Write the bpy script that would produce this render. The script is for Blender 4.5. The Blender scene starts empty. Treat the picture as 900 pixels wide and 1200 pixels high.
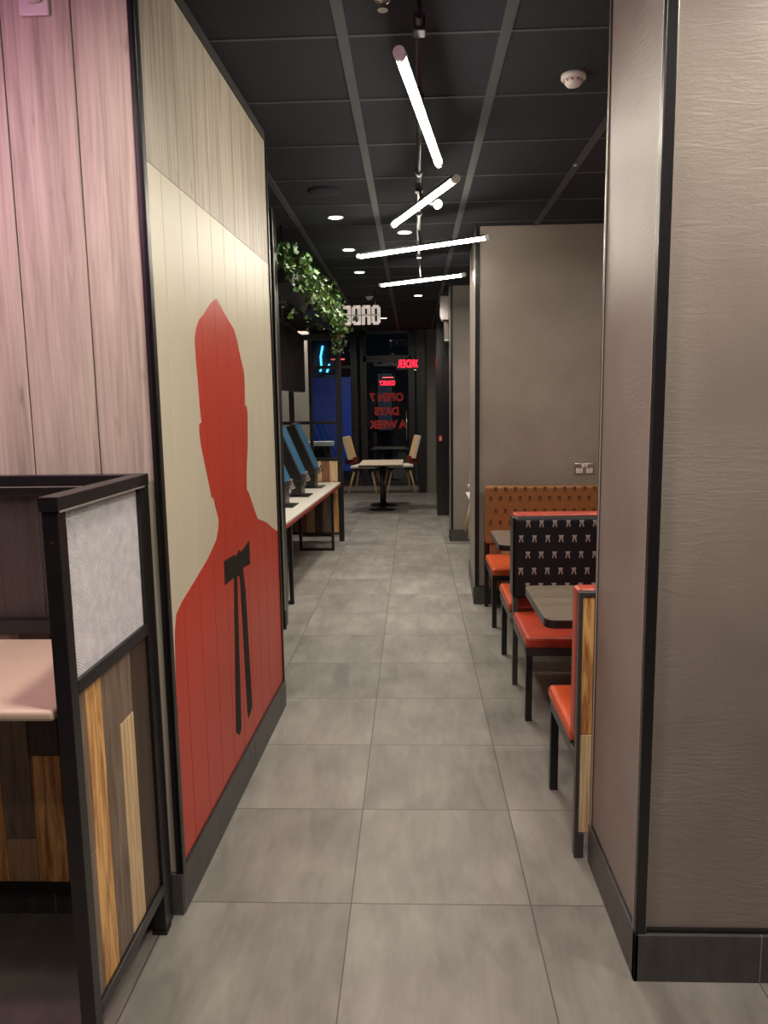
import bpy, bmesh, math, random
from mathutils import Matrix, Vector
from mathutils.geometry import tessellate_polygon
random.seed(7)
C = bpy.context.scene.collection
PI = math.pi

# ------------------------------------------------------------------ materials
def new_mat(name):
    m = bpy.data.materials.new(name); m.use_nodes = True
    nt = m.node_tree; b = nt.nodes['Principled BSDF']
    return m, nt, b
def N(nt, t, **kw):
    n = nt.nodes.new(t)
    for k, v in kw.items(): setattr(n, k, v)
    return n
def simple(name, col, rough=.5, metal=0, noise=.06, nscale=30, bump=0, bscale=200, stretch=(1,1,1), spec=.5, coat=0):
    """plain surface with a faint procedural mottling and optional bump"""
    m, nt, b = new_mat(name); L = nt.links.new
    tc = N(nt, 'ShaderNodeTexCoord'); mp = N(nt, 'ShaderNodeMapping'); mp.inputs['Scale'].default_value = stretch
    L(tc.outputs['Object'], mp.inputs['Vector'])
    no = N(nt, 'ShaderNodeTexNoise'); no.inputs['Scale'].default_value = nscale; no.inputs['Detail'].default_value = 4
    L(mp.outputs[0], no.inputs['Vector'])
    r = N(nt, 'ShaderNodeValToRGB')
    r.color_ramp.elements[0].position = .3; r.color_ramp.elements[1].position = .7
    r.color_ramp.elements[0].color = (*[c*(1-noise) for c in col], 1)
    r.color_ramp.elements[1].color = (*[min(1, c*(1+noise)) for c in col], 1)
    L(no.outputs['Fac'], r.inputs['Fac']); L(r.outputs['Color'], b.inputs['Base Color'])
    b.inputs['Roughness'].default_value = rough; b.inputs['Metallic'].default_value = metal
    b.inputs['Specular IOR Level'].default_value = spec; b.inputs['Coat Weight'].default_value = coat
    if bump:
        n2 = N(nt, 'ShaderNodeTexNoise'); n2.inputs['Scale'].default_value = bscale; n2.inputs['Detail'].default_value = 3
        L(mp.outputs[0], n2.inputs['Vector'])
        bp = N(nt, 'ShaderNodeBump'); bp.inputs['Strength'].default_value = bump; bp.inputs['Distance'].default_value = .004
        L(n2.outputs['Fac'], bp.inputs['Height']); L(bp.outputs[0], b.inputs['Normal'])
    return m
def emit(name, col, s):
    m, nt, b = new_mat(name)
    b.inputs['Base Color'].default_value = (*col, 1)
    b.inputs['Emission Color'].default_value = (*col, 1); b.inputs['Emission Strength'].default_value = s
    return m
def wood(name, c0, c1, stretch=(14, 14, 1.1), scale=3, rough=.45, contrast=(.3, .72), knots=0, spec=.5):
    m, nt, b = new_mat(name); L = nt.links.new
    tc = N(nt, 'ShaderNodeTexCoord'); mp = N(nt, 'ShaderNodeMapping'); mp.inputs['Scale'].default_value = stretch
    L(tc.outputs['Object'], mp.inputs['Vector'])
    n1 = N(nt, 'ShaderNodeTexNoise'); n1.inputs['Scale'].default_value = scale; n1.inputs['Detail'].default_value = 7
    n1.inputs['Roughness'].default_value = .62; n1.inputs['Distortion'].default_value = .8
    L(mp.outputs[0], n1.inputs['Vector'])
    r = N(nt, 'ShaderNodeValToRGB'); e = r.color_ramp.elements
    e[0].position, e[1].position = contrast; e[0].color = (*c0, 1); e[1].color = (*c1, 1)
    L(n1.outputs['Fac'], r.inputs['Fac'])
    out = r.outputs['Color']
    if knots:
        n3 = N(nt, 'ShaderNodeTexNoise'); n3.inputs['Scale'].default_value = 5; n3.inputs['Detail'].default_value = 2
        mp2 = N(nt, 'ShaderNodeMapping'); mp2.inputs['Scale'].default_value = (3, 3, 1)
        L(tc.outputs['Object'], mp2.inputs['Vector']); L(mp2.outputs[0], n3.inputs['Vector'])
        r3 = N(nt, 'ShaderNodeValToRGB'); r3.color_ramp.elements[0].position = .66; r3.color_ramp.elements[1].position = .76
        L(n3.outputs['Fac'], r3.inputs['Fac'])
        mx = N(nt, 'ShaderNodeMix', data_type='RGBA'); mx.inputs['B'].default_value = (*[c*.25 for c in c0], 1)
        ml = N(nt, 'ShaderNodeMath', operation='MULTIPLY'); ml.inputs[1].default_value = knots
        L(r3.outputs['Color'], ml.inputs[0]); L(ml.outputs[0], mx.inputs['Factor']); L(out, mx.inputs['A']); out = mx.outputs['Result']
    L(out, b.inputs['Base Color'])
    b.inputs['Roughness'].default_value = rough; b.inputs['Specular IOR Level'].default_value = spec
    bp = N(nt, 'ShaderNodeBump'); bp.inputs['Strength'].default_value = .12; bp.inputs['Distance'].default_value = .002
    L(n1.outputs['Fac'], bp.inputs['Height']); L(bp.outputs[0], b.inputs['Normal'])
    return m

TX0, TY0, TS = -.2233, 2.3321, .6
def floor_mat():
    m, nt, b = new_mat('floor_tile'); L = nt.links.new
    tc = N(nt, 'ShaderNodeTexCoord')
    sub = N(nt, 'ShaderNodeVectorMath', operation='SUBTRACT'); sub.inputs[1].default_value = (TX0, TY0, 0)
    div = N(nt, 'ShaderNodeVectorMath', operation='DIVIDE'); div.inputs[1].default_value = (TS, TS, 1)
    L(tc.outputs['Object'], sub.inputs[0]); L(sub.outputs[0], div.inputs[0])
    fl = N(nt, 'ShaderNodeVectorMath', operation='FLOOR'); L(div.outputs[0], fl.inputs[0])
    fr = N(nt, 'ShaderNodeVectorMath', operation='FRACTION'); L(div.outputs[0], fr.inputs[0])
    wn = N(nt, 'ShaderNodeTexWhiteNoise', noise_dimensions='3D')
    fx = N(nt, 'ShaderNodeVectorMath', operation='MULTIPLY'); fx.inputs[1].default_value = (1, 1, 0); L(fl.outputs[0], fx.inputs[0])
    L(fx.outputs[0], wn.inputs['Vector'])
    # streaky cement pattern, offset per tile
    off = N(nt, 'ShaderNodeVectorMath', operation='SCALE'); off.inputs['Scale'].default_value = 40; L(wn.outputs['Color'], off.inputs[0])
    add = N(nt, 'ShaderNodeVectorMath', operation='ADD'); L(tc.outputs['Object'], add.inputs[0]); L(off.outputs[0], add.inputs[1])
    mp = N(nt, 'ShaderNodeMapping'); mp.inputs['Scale'].default_value = (13, 3.2, 1); L(add.outputs[0], mp.inputs['Vector'])
    n1 = N(nt, 'ShaderNodeTexNoise'); n1.inputs['Scale'].default_value = 1; n1.inputs['Detail'].default_value = 8; n1.inputs['Roughness'].default_value = .6
    n1.inputs['Distortion'].default_value = .5
    L(mp.outputs[0], n1.inputs['Vector'])
    mp2 = N(nt, 'ShaderNodeMapping'); mp2.inputs['Scale'].default_value = (3, 2, 1); L(add.outputs[0], mp2.inputs['Vector'])
    n2 = N(nt, 'ShaderNodeTexNoise'); n2.inputs['Scale'].default_value = 1.2; n2.inputs['Detail'].default_value = 3
    L(mp2.outputs[0], n2.inputs['Vector'])
    av = N(nt, 'ShaderNodeMath', operation='ADD'); L(n1.outputs['Fac'], av.inputs[0]); L(n2.outputs['Fac'], av.inputs[1])
    hv = N(nt, 'ShaderNodeMath', operation='MULTIPLY_ADD'); hv.inputs[1].default_value = .5; L(av.outputs[0], hv.inputs[0])
    jt = N(nt, 'ShaderNodeMath', operation='MULTIPLY_ADD'); jt.inputs[1].default_value = .13; jt.inputs[2].default_value = -.065; L(wn.outputs['Value'], jt.inputs[0])
    L(jt.outputs[0], hv.inputs[2])
    r = N(nt, 'ShaderNodeValToRGB'); e = r.color_ramp.elements
    e[0].position, e[1].position = .32, .70
    e[0].color = (.160, .145, .130, 1); e[1].color = (.350, .326, .290, 1)
    k = e.new(.5); k.color = (.245, .228, .203, 1)
    L(hv.outputs[0], r.inputs['Fac'])
    # grout
    sp = N(nt, 'ShaderNodeSeparateXYZ'); L(fr.outputs[0], sp.inputs[0])
    def edge(o):
        a = N(nt, 'ShaderNodeMath', operation='SUBTRACT'); a.inputs[1].default_value = .5; L(o, a.inputs[0])
        a2 = N(nt, 'ShaderNodeMath', operation='ABSOLUTE'); L(a.outputs[0], a2.inputs[0])
        g = N(nt, 'ShaderNodeMath', operation='GREATER_THAN'); g.inputs[1].default_value = .5-.0022/TS; L(a2.outputs[0], g.inputs[0]); return g.outputs[0]
    mx = N(nt, 'ShaderNodeMath', operation='MAXIMUM'); L(edge(sp.outputs[0]), mx.inputs[0]); L(edge(sp.outputs[1]), mx.inputs[1])
    cm = N(nt, 'ShaderNodeMix', data_type='RGBA'); cm.inputs['B'].default_value = (.085, .072, .062, 1)
    L(mx.outputs[0], cm.inputs['Factor']); L(r.outputs['Color'], cm.inputs['A']); L(cm.outputs['Result'], b.inputs['Base Color'])
    rr = N(nt, 'ShaderNodeMapRange'); rr.inputs['To Min'].default_value = .42; rr.inputs['To Max'].default_value = .6
    L(n1.outputs['Fac'], rr.inputs['Value']); L(rr.outputs[0], b.inputs['Roughness'])
    bp = N(nt, 'ShaderNodeBump'); bp.inputs['Strength'].default_value = .25; bp.inputs['Distance'].default_value = .002; bp.invert = True
    L(mx.outputs[0], bp.inputs['Height']); L(bp.outputs[0], b.inputs['Normal'])
    return m
def slate_wall_mat():
    """taupe laminate: fine speckle, faint streaked relief that catches the light"""
    m, nt, b = new_mat('taupe_laminate'); L = nt.links.new
    tc = N(nt, 'ShaderNodeTexCoord')
    n1 = N(nt, 'ShaderNodeTexNoise'); n1.inputs['Scale'].default_value = 2.2; n1.inputs['Detail'].default_value = 6; L(tc.outputs['Object'], n1.inputs['Vector'])
    r = N(nt, 'ShaderNodeValToRGB'); e = r.color_ramp.elements
    e[0].position, e[1].position = .3, .7; e[0].color = (.245, .207, .180, 1); e[1].color = (.325, .280, .246, 1)
    n2 = N(nt, 'ShaderNodeTexNoise'); n2.inputs['Scale'].default_value = 330; n2.inputs['Detail'].default_value = 2; L(tc.outputs['Object'], n2.inputs['Vector'])
    mx = N(nt, 'ShaderNodeMix', data_type='RGBA', blend_type='OVERLAY'); mx.inputs['Factor'].default_value = .38
    L(n1.outputs['Fac'], r.inputs['Fac']); L(r.outputs['Color'], mx.inputs['A']); L(n2.outputs['Fac'], mx.inputs['B'])
    L(mx.outputs['Result'], b.inputs['Base Color'])
    mp = N(nt, 'ShaderNodeMapping'); mp.inputs['Scale'].default_value = (5, 5, 24); mp.inputs['Rotation'].default_value = (.9, .45, 0)
    L(tc.outputs['Object'], mp.inputs['Vector'])
    n3 = N(nt, 'ShaderNodeTexNoise'); n3.inputs['Scale'].default_value = 2.2; n3.inputs['Detail'].default_value = 8; n3.inputs['Roughness'].default_value = .65; n3.inputs['Distortion'].default_value = 1.2
    L(mp.outputs[0], n3.inputs['Vector'])
    bp = N(nt, 'ShaderNodeBump'); bp.inputs['Strength'].default_value = .5; bp.inputs['Distance'].default_value = .006
    n5 = N(nt, 'ShaderNodeTexNoise'); n5.inputs['Scale'].default_value = 1.1; n5.inputs['Detail'].default_value = 3; L(tc.outputs['Object'], n5.inputs['Vector'])
    r5 = N(nt, 'ShaderNodeMapRange'); r5.inputs['From Min'].default_value = .45; r5.inputs['From Max'].default_value = .68; L(n5.outputs['Fac'], r5.inputs['Value'])
    m5 = N(nt, 'ShaderNodeMath', operation='MULTIPLY'); L(n3.outputs['Fac'], m5.inputs[0]); L(r5.outputs[0], m5.inputs[1])
    L(m5.outputs[0], bp.inputs['Height'])
    bp2 = N(nt, 'ShaderNodeBump'); bp2.inputs['Strength'].default_value = .15; bp2.inputs['Distance'].default_value = .001
    L(n2.outputs['Fac'], bp2.inputs['Height']); L(bp.outputs[0], bp2.inputs['Normal']); L(bp2.outputs[0], b.inputs['Normal'])
    b.inputs['Roughness'].default_value = .42; b.inputs['Specular IOR Level'].default_value = .5
    return m
def glass_mat():
    m = bpy.data.materials.new('window_glass'); m.use_nodes = True; nt = m.node_tree; nt.nodes.clear(); L = nt.links.new
    o = N(nt, 'ShaderNodeOutputMaterial'); mix = N(nt, 'ShaderNodeMixShader'); t = N(nt, 'ShaderNodeBsdfTransparent'); g = N(nt, 'ShaderNodeBsdfGlossy')
    t.inputs[0].default_value = (.8, .84, .86, 1); g.inputs['Roughness'].default_value = .02
    f = N(nt, 'ShaderNodeFresnel'); f.inputs[0].default_value = 1.5
    L(f.outputs[0], mix.inputs[0]); L(t.outputs[0], mix.inputs[1]); L(g.outputs[0], mix.inputs[2]); L(mix.outputs[0], o.inputs[0])
    return m

M = {}
M['floor'] = floor_mat()
M['laminate'] = slate_wall_mat()
M['ceil'] = simple('ceiling_tile_black', (.031, .034, .043), .95, noise=.10, nscale=60, bump=.15, bscale=300, spec=.15)
M['tee'] = simple('ceiling_tee_bar', (.058, .060, .070), .7)
M['plankwall'] = wood('limewashed_boards', (.29, .245, .195), (.61, .54, .445), stretch=(13, 13, .55), scale=2.8, rough=.5, contrast=(.24, .64), spec=.35, knots=.45)
M['cream'] = simple('cream_board', (.66, .605, .465), .42, noise=.03, nscale=4)
M['redpaint'] = simple('red_paint', (.56, .042, .020), .36, noise=.05, nscale=3)
M['ribbon'] = simple('charcoal_print', (.018, .014, .011), .6, spec=.2)
M['black'] = simple('black_metal', (.012, .011, .012), .32, noise=.15, spec=.5)
M['steel'] = simple('dark_grey_steel', (.045, .043, .042), .38, metal=.0, noise=.12)
M['mesh'] = simple('mesh_metal_painted_sheen', (.86, .87, .88), .34, metal=.0, noise=.1)  # dark mesh coloured pale: the tubes' sheen on its strands is painted in
M['meshdark'] = simple('dark_mesh_metal', (.05, .042, .044), .45, noise=.1)
M['skirt'] = simple('slate_skirting_tile', (.072, .070, .064), .42, noise=.2, nscale=9, stretch=(3, 3, 1))
M['grout'] = simple('skirting_joint', (.32, .30, .27), .8)
M['darkcore'] = simple('dark_backing', (.02, .018, .018), .8)
M['w_amber'] = wood('amber_wood', (.33, .115, .028), (.90, .52, .19), knots=.95, contrast=(.36, .60))
M['w_oak'] = wood('pale_oak', (.48, .29, .14), (.92, .70, .42), stretch=(30, 30, 1.0), scale=3.2)
M['w_grey'] = wood('grey_brown_wood', (.12, .078, .054), (.32, .235, .17))
M['w_dark'] = wood('dark_brown_wood', (.035, .022, .016), (.10, .062, .042), stretch=(40, 40, 1))
M['w_red'] = wood('reddish_brown_wood', (.14, .048, .022), (.36, .155, .075), knots=.6)
M['w_mid'] = wood('tan_wood', (.30, .17, .085), (.62, .42, .25), stretch=(22, 22, 1), knots=.3)
M['table_peach'] = simple('pale_table_laminate', (.78, .62, .46), .42, noise=.02)
M['table_wood'] = wood('grey_oak_laminate', (.085, .060, .042), (.235, .185, .14), stretch=(1.2, 22, 10), scale=3, rough=.4)
M['orange'] = simple('orange_vinyl', (.58, .085, .024), .36, noise=.08, nscale=12, bump=.05, bscale=90)
M['redvinyl'] = simple('red_vinyl', (.46, .055, .026), .36, noise=.1, nscale=10, bump=.05, bscale=90)
M['blackvinyl'] = simple('black_vinyl', (.008, .008, .012), .55, noise=.15, bump=.05, spec=.3)
M['brownvinyl'] = simple('tan_brown_vinyl', (.28, .112, .036), .42, noise=.08, bump=.05)
M['motif_w'] = simple('pale_motif', (.36, .33, .31), .6)
M['motif_b'] = simple('brown_motif', (.060, .024, .012), .6)
M['tube'] = emit('led_tube', (1, .925, .78), 40)
M['cap'] = simple('clear_end_cap', (.85, .86, .82), .2)
M['pipe'] = simple('grey_conduit', (.07, .07, .075), .3, metal=.6)
M['white'] = simple('white_plastic', (.72, .66, .65), .4, noise=.02)
M['whitesat'] = simple('white_satin', (.75, .74, .70), .35, noise=.02)
M['chrome'] = simple('brushed_chrome', (.55, .50, .47), .25, metal=.9)
M['down'] = emit('downlight_lens', (1, .95, .85), 14)
M['spotlens'] = emit('spot_lens', (1, .95, .85), 30)
M['trim_glint'] = simple('painted_edge_highlight', (.5, .48, .44), .3, metal=.5)  # pale strips that paint gloss highlights along black trim and rail edges
M['leaf1'] = simple('ivy_leaf', (.026, .075, .012), .5, noise=.3)
M['leaf2'] = simple('ivy_leaf_pale', (.15, .24, .085), .5, noise=.3)
M['leaf3'] = simple('ivy_leaf_yellow', (.085, .145, .018), .5, noise=.3)
M['leaf4'] = simple('ivy_leaf_russet', (.10, .038, .018), .5, noise=.3)
M['stem'] = simple('ivy_stem', (.05, .06, .02), .7)
M['screen_off'] = simple('glossy_black_screen', (.008, .011, .010), .5, noise=.02, spec=.12)
M['kiosk_screen'] = emit('kiosk_screen', (.020, .080, .14), .20)
M['countertop'] = simple('white_counter', (.72, .68, .60), .35, noise=.02)
M['counter_edge'] = simple('red_counter_edge', (.30, .035, .028), .4)
M['blue'] = simple('blue_poster', (.004, .040, .33), .4, noise=.05)
M['neon'] = emit('red_neon', (1, .015, .04), 2.2)
M['redvinyl_dim'] = simple('red_window_lettering', (.42, .016, .016), .6)
M['greyletter'] = simple('grey_window_lettering', (.10, .09, .09), .6)
M['signwhite'] = emit('brightened_sign_letters', (.85, .74, .67), .28)  # faint glow added to lift the letters' brightness
M['glass'] = glass_mat()
M['darkpanel'] = simple('glossy_black_panel', (.016, .015, .017), .22, noise=.2, nscale=6, stretch=(8, 8, .5), bump=.12, bscale=5)
M['beige'] = simple('beige_wall_paint', (.47, .40, .34), .6, noise=.03)
M['greywall'] = simple('grey_wall_board', (.20, .175, .155), .55, noise=.08, nscale=8)
M['redsign'] = simple('red_call_point', (.55, .04, .04), .4)
M['asphalt'] = simple('street_asphalt', (.03, .03, .032), .8)
M['facade'] = simple('street_facade', (.06, .062, .068), .7)
M['cyan'] = emit('blue_reflection_glow', (.10, .55, 1), 3)  # glow colour painting blue reflections in the end glass
M['redstrip'] = emit('red_street_light', (1, .12, .12), 1.2)
M['litwindow'] = emit('street_window', (.5, .55, .62), .015)
M['chair_red'] = simple('dark_red_shell', (.13, .018, .014), .35)
M['chair_wood'] = wood('chair_beech', (.50, .33, .16), (.66, .47, .26), stretch=(20, 20, 1.5))
M['chair_white'] = simple('white_chair_laminate', (.76, .72, .66), .35, noise=.02)
M['tabletop_pale'] = wood('pale_table_top', (.66, .53, .38), (.85, .76, .63), stretch=(2, 30, 1), rough=.35)

# ------------------------------------------------------------------ mesh helpers
class MB:
    def __init__(s): s.bm = bmesh.new()
    def box(s, a, b, bev=0, mat=0, seg=2, T=None):
        a, b = [min(p, q) for p, q in zip(a, b)], [max(p, q) for p, q in zip(a, b)]
        t = bmesh.new(); bmesh.ops.create_cube(t, size=1)
        for v in t.verts: v.co = Vector([(a[i]+b[i])/2+v.co[i]*(b[i]-a[i]) for i in range(3)])
        if bev:
            bmesh.ops.bevel(t, geom=list(t.edges), offset=min(bev, .49*min(b[i]-a[i] for i in range(3))), segments=seg, profile=.5, affect='EDGES')
        s.merge(t, mat, T); return s
    def merge(s, t, mat=0, T=None, smooth=None):
        if T is not None: t.transform(T)
        for f in t.faces:
            f.material_index = mat
            if smooth is not None: f.smooth = smooth
        me = bpy.data.meshes.new('t'); t.to_mesh(me); t.free(); s.bm.from_mesh(me); bpy.data.meshes.remove(me)
    def bar(s, p, q, w, h, mat=0, bev=0):
        """rectangular bar from p to q, w sideways, h up"""
        p, q = Vector(p), Vector(q); d = q-p; L = d.length; d.normalize()
        up = Vector((0, 0, 1)) if abs(d.z) < .95 else Vector((0, 1, 0))
        x = d.cross(up).normalized(); z = x.cross(d)
        R = Matrix((x, d, z)).transposed().to_4x4(); R.translation = p
        s.box((-w/2, 0, -h/2), (w/2, L, h/2), bev, mat, T=R); return s
    def cyl(s, p, q, r, r2=None, mat=0, seg=16):
        p, q = Vector(p), Vector(q); d = q-p
        t = bmesh.new(); bmesh.ops.create_cone(t, cap_ends=True, segments=seg, radius1=r, radius2=r if r2 is None else r2, depth=d.length)
        R = d.to_track_quat('Z', 'Y').to_matrix().to_4x4(); R.translation = (p+q)/2
        for f in t.faces: f.smooth = len(f.verts) == 4
        t.transform(R); s.merge(t, mat); return s
    def lathe(s, prof, o=(0, 0, 0), mat=0, seg=32):
        t = bmesh.new(); rings = []
        for r, z in prof: rings.append([t.verts.new((o[0]+r*math.cos(2*PI*i/seg), o[1]+r*math.sin(2*PI*i/seg), o[2]+z)) for i in range(seg)])
        for a, b in zip(rings, rings[1:]):
            for i in range(seg):
                f = t.faces.new((a[i], a[(i+1) % seg], b[(i+1) % seg], b[i])); f.smooth = True
        t.faces.new(rings[0][::-1]); t.faces.new(rings[-1])
        bmesh.ops.recalc_face_normals(t, faces=t.faces); s.merge(t, mat); return s
    def prism(s, pts, h, mat=0, T=None, z0=0):
        """polygon (x,y) extruded from z0 by h"""
        t = bmesh.new(); vs = [t.verts.new((x, y, z0)) for x, y in pts]; f = t.faces.new(vs)
        r = bmesh.ops.extrude_face_region(t, geom=[f]); bmesh.ops.translate(t, vec=(0, 0, h), verts=[v for v in r['geom'] if isinstance(v, bmesh.types.BMVert)])
        bmesh.ops.recalc_face_normals(t, faces=t.faces); s.merge(t, mat, T); return s
    def tube(s, pts, r, mat=0, seg=6):
        for a, b in zip(pts, pts[1:]): s.cyl(a, b, r, mat=mat, seg=seg)
        return s
ORG = {}
def obj(name, mb, mats, parent=None, T=None, kind=None):
    """link one mesh object; geometry is given in the frame of its thing's Empty when that is rotated or shared, else in world"""
    me = bpy.data.meshes.new(name); bm = mb.bm
    if T is not None: bm.transform(T)
    if parent is not None and parent in ORG: bm.transform(Matrix.Translation(-Vector(ORG[parent])))
    bm.to_mesh(me); bm.free()
    for m in (mats if isinstance(mats, (list, tuple)) else [mats]): me.materials.append(M[m])
    o = bpy.data.objects.new(name, me); C.objects.link(o)
    if parent is not None:
        o.parent = parent
        if parent in ORG: ORG[o] = ORG[parent]
    if kind: o['kind'] = kind
    return o
def struct(name, mb, mats, parent=None, T=None): return obj(name, mb, mats, parent, T, 'structure')
def tag(o, label, cat, group=None):
    o['label'] = label; o['category'] = cat
    if group: o['group'] = group
    return o
def thing(name, label, cat, loc=(0, 0, 0), rot=0, group=None, local=False):
    o = bpy.data.objects.new(name, None); C.objects.link(o); o.empty_display_size = .1
    o.location = loc; o.rotation_euler = (0, 0, rot); tag(o, label, cat, group)
    if not local: ORG[o] = loc
    return o
def dup(root, loc, rot, label, group=None):
    r = root.copy(); C.objects.link(r); r.location = loc; r.rotation_euler = (0, 0, rot); r['label'] = label
    if group: r['group'] = group
    for ch in list(root.children):
        c = ch.copy(); C.objects.link(c); c.parent = r
        for g in list(ch.children):
            d = g.copy(); C.objects.link(d); d.parent = c
    return r
def single(name, mb, mats, label, cat, group=None, loc=None):
    if loc is not None: mb.bm.transform(Matrix.Translation(-Vector(loc)))
    o = obj(name, mb, mats); tag(o, label, cat, group)
    if loc is not None: o.location = loc
    return o

H = 3.03           # ceiling
BBH = .146         # skirting height
# ------------------------------------------------------------------ shell
struct('floor', MB().box((-3.6, -2.2, -.08), (2.4, 14.75, 0)), 'floor')
cb = MB().box((-3.6, -2.2, H), (2.4, 14.75, H+.1))
for k in range(-6, 5):
    x = -.25+.61*k
    if -3.5 < x < 2.4: cb.box((x-.021, -2.2, H-.004), (x+.021, 14.7, H+.001), mat=1)
for k in range(-9, 20):
    y = 3.05+.6*k
    if -2.2 < y < 14.7: cb.box((-3.6, y-.0075, H-.0035), (2.4, y+.0075, H+.001), mat=1)
struct('ceiling', cb, ['ceil', 'tee'])

def skirt(name, p, q, th=.012, h=BBH, joint=0.0, seg=.6):
    """tiled skirting from p to q (2D); thickness lies to the left of p->q"""
    p, q = Vector((*p, 0)), Vector((*q, 0)); d = q-p; Ln = d.length; d.normalize(); n = Vector((-d.y, d.x, 0))
    R = Matrix((d, n, (0, 0, 1))).transposed().to_4x4(); R.translation = p
    mb = MB(); mb.box((.002, .001, 0), (Ln-.002, th-.0012, h-.001), mat=1)
    s = 0; e = joint if joint > .01 else seg
    while s < Ln-.001:
        e = min(e, Ln); mb.box((s+(.0012 if s > 0 else 0), 0, 0), (e-(.0012 if e < Ln else 0), th, h), bev=.0012, mat=0, seg=1); s = e; e = s+seg
    return struct(name, mb, ['skirt', 'grout'], T=R)

# ---- left: pink-lit board wall facing the camera and its skirting
PY = 2.274
mb = MB().box((-3.6, PY+.012, 0), (-.795, PY+.13, H), mat=1)
xs = [-.79, -.954, -1.158] + [-1.158-.2*k for k in range(1, 13)]
for a, b in zip(xs, xs[1:]):
    mb.box((b+.0022, PY, BBH), (a-.0022 if a < -.8 else a, PY+.014, H), bev=.0015, mat=0, seg=1)
struct('wall_left', mb, ['plankwall', 'darkcore'])
skirt('baseboard_left', (-3.6, PY-.012), (-.770, PY-.012))

# ---- mural wall running down the aisle (very slightly out of parallel)
A = Vector((-.768, 2.274, 0)); Bp = Vector((-.725, 4.023, 0)); t = (Bp-A); ML = t.length; t.normalize()
nin = Vector((-t.y, t.x, 0))                      # into the wall
TM = Matrix((t, nin, (0, 0, 1))).transposed().to_4x4(); TM.translation = A
WT = 2.985                                        # top of boards
mb = MB().box((.03, .028, 0), (ML-.01, .12, H)).box((0, .008, WT), (ML, .03, H))
struct('wall_left', mb, 'darkcore', T=TM)
G = [0, .172, .350, .527, .706, .883, 1.061, 1.241, 1.421, 1.601, ML-.004]
SEAM = 2.385
mb = MB()
for a, b in zip(G, G[1:]): mb.box((a+.0015, .012, SEAM), (b-.0015, .03, WT), bev=.001, seg=1)
struct('wall_left', mb, 'plankwall', T=TM)
skirt('baseboard_left', (A-t*.0), (Bp+t*.012)) if False else None
d0 = A+nin*.012-nin*.012; 
mbk = MB(); mbk.box((.002, .001, 0), (ML+.012, .011, BBH-.001), mat=1)
s = 0
for e in (.42, 1.02, 1.62, ML+.014):
    mbk.box((s+(.001 if s else 0), 0, 0), (e-.001, .012, BBH), bev=.0012, seg=1); s = e
struct('baseboard_left', mbk, ['skirt', 'grout'], T=TM)
# black corner trims of that wall
mb = MB().box((-.012, -.002, BBH), (.022, .010, H), bev=.002).box((-.012, -.002, BBH), (.0, .020, H), bev=.002).box((.018, .0, BBH), (.022, .012, H), bev=.001, mat=1)
mb.box((0, .002, BBH), (ML, .012, BBH+.008))
struct('trim_1', mb, ['black', 'trim_glint'], T=TM)
mb = MB().box((ML-.006, .004, BBH), (ML+.012, .12, H), bev=.002)
struct('trim_2', mb, 'black', T=TM)

# ---- the printed mural: cream boards, red silhouette, dark ribbon
th = thing('wall_mural', 'cream board mural with a red head-and-shoulders silhouette on the left wall', 'mural', A, math.atan2(t.y, t.x), local=True)
mb = MB()
for a, b in zip(G, G[1:]): mb.box((a+.0015, .012, BBH+.008), (b-.0015, .03, SEAM-.001), bev=.001, seg=1)
obj('cream_boards', mb, 'cream', th)
SIL = [(.738, 2.079), (.671, 2.057), (.607, 2.025), (.558, 1.997), (.505, 1.976), (.462, 1.942), (.44, 1.907), (.436, 1.882), (.44, 1.827), (.45, 1.758), (.457, 1.67), (.466, 1.626), (.474, 1.606), (.441, 1.602), (.436, 1.576), (.452, 1.52), (.488, 1.447), (.532, 1.362), (.553, 1.316), (.572, 1.323), (.596, 1.28), (.632, 1.225), (.620, 1.187), (.585, 1.15), (.466, 1.102), (.32, 1.062), (.15, 1.017), (.097, .993), (.076, .944), (.068, .887), (.055, .718), (.038, .45), (.024, .157), (ML-.006, .157), (ML-.006, .990), (1.60, 1.035), (1.467, 1.084), (1.287, 1.129), (1.206, 1.199), (1.136, 1.27), (1.096, 1.292), (1.11, 1.38), (1.150, 1.493), (1.170, 1.632), (1.154, 1.666), (1.121, 1.66), (1.139, 1.771), (1.13, 1.819), (1.073, 1.885), (1.031, 1.945), (.987, 1.987), (.911, 2.012), (.838, 2.037), (.77, 2.068)]
TIE = [(.677, 1.049), (.83, 1.044), (.857, 1.032), (.921, 1.048), (.944, 1.034), (1.102, 1.057), (1.101, .947), (.969, .958), (.999, .846), (1.033, .291), (.959, .263), (.942, .304), (.912, .899), (.902, .937), (.867, .943), (.83, .278), (.796, .259), (.741, .298), (.808, .894), (.814, .95), (.674, .95)]
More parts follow.
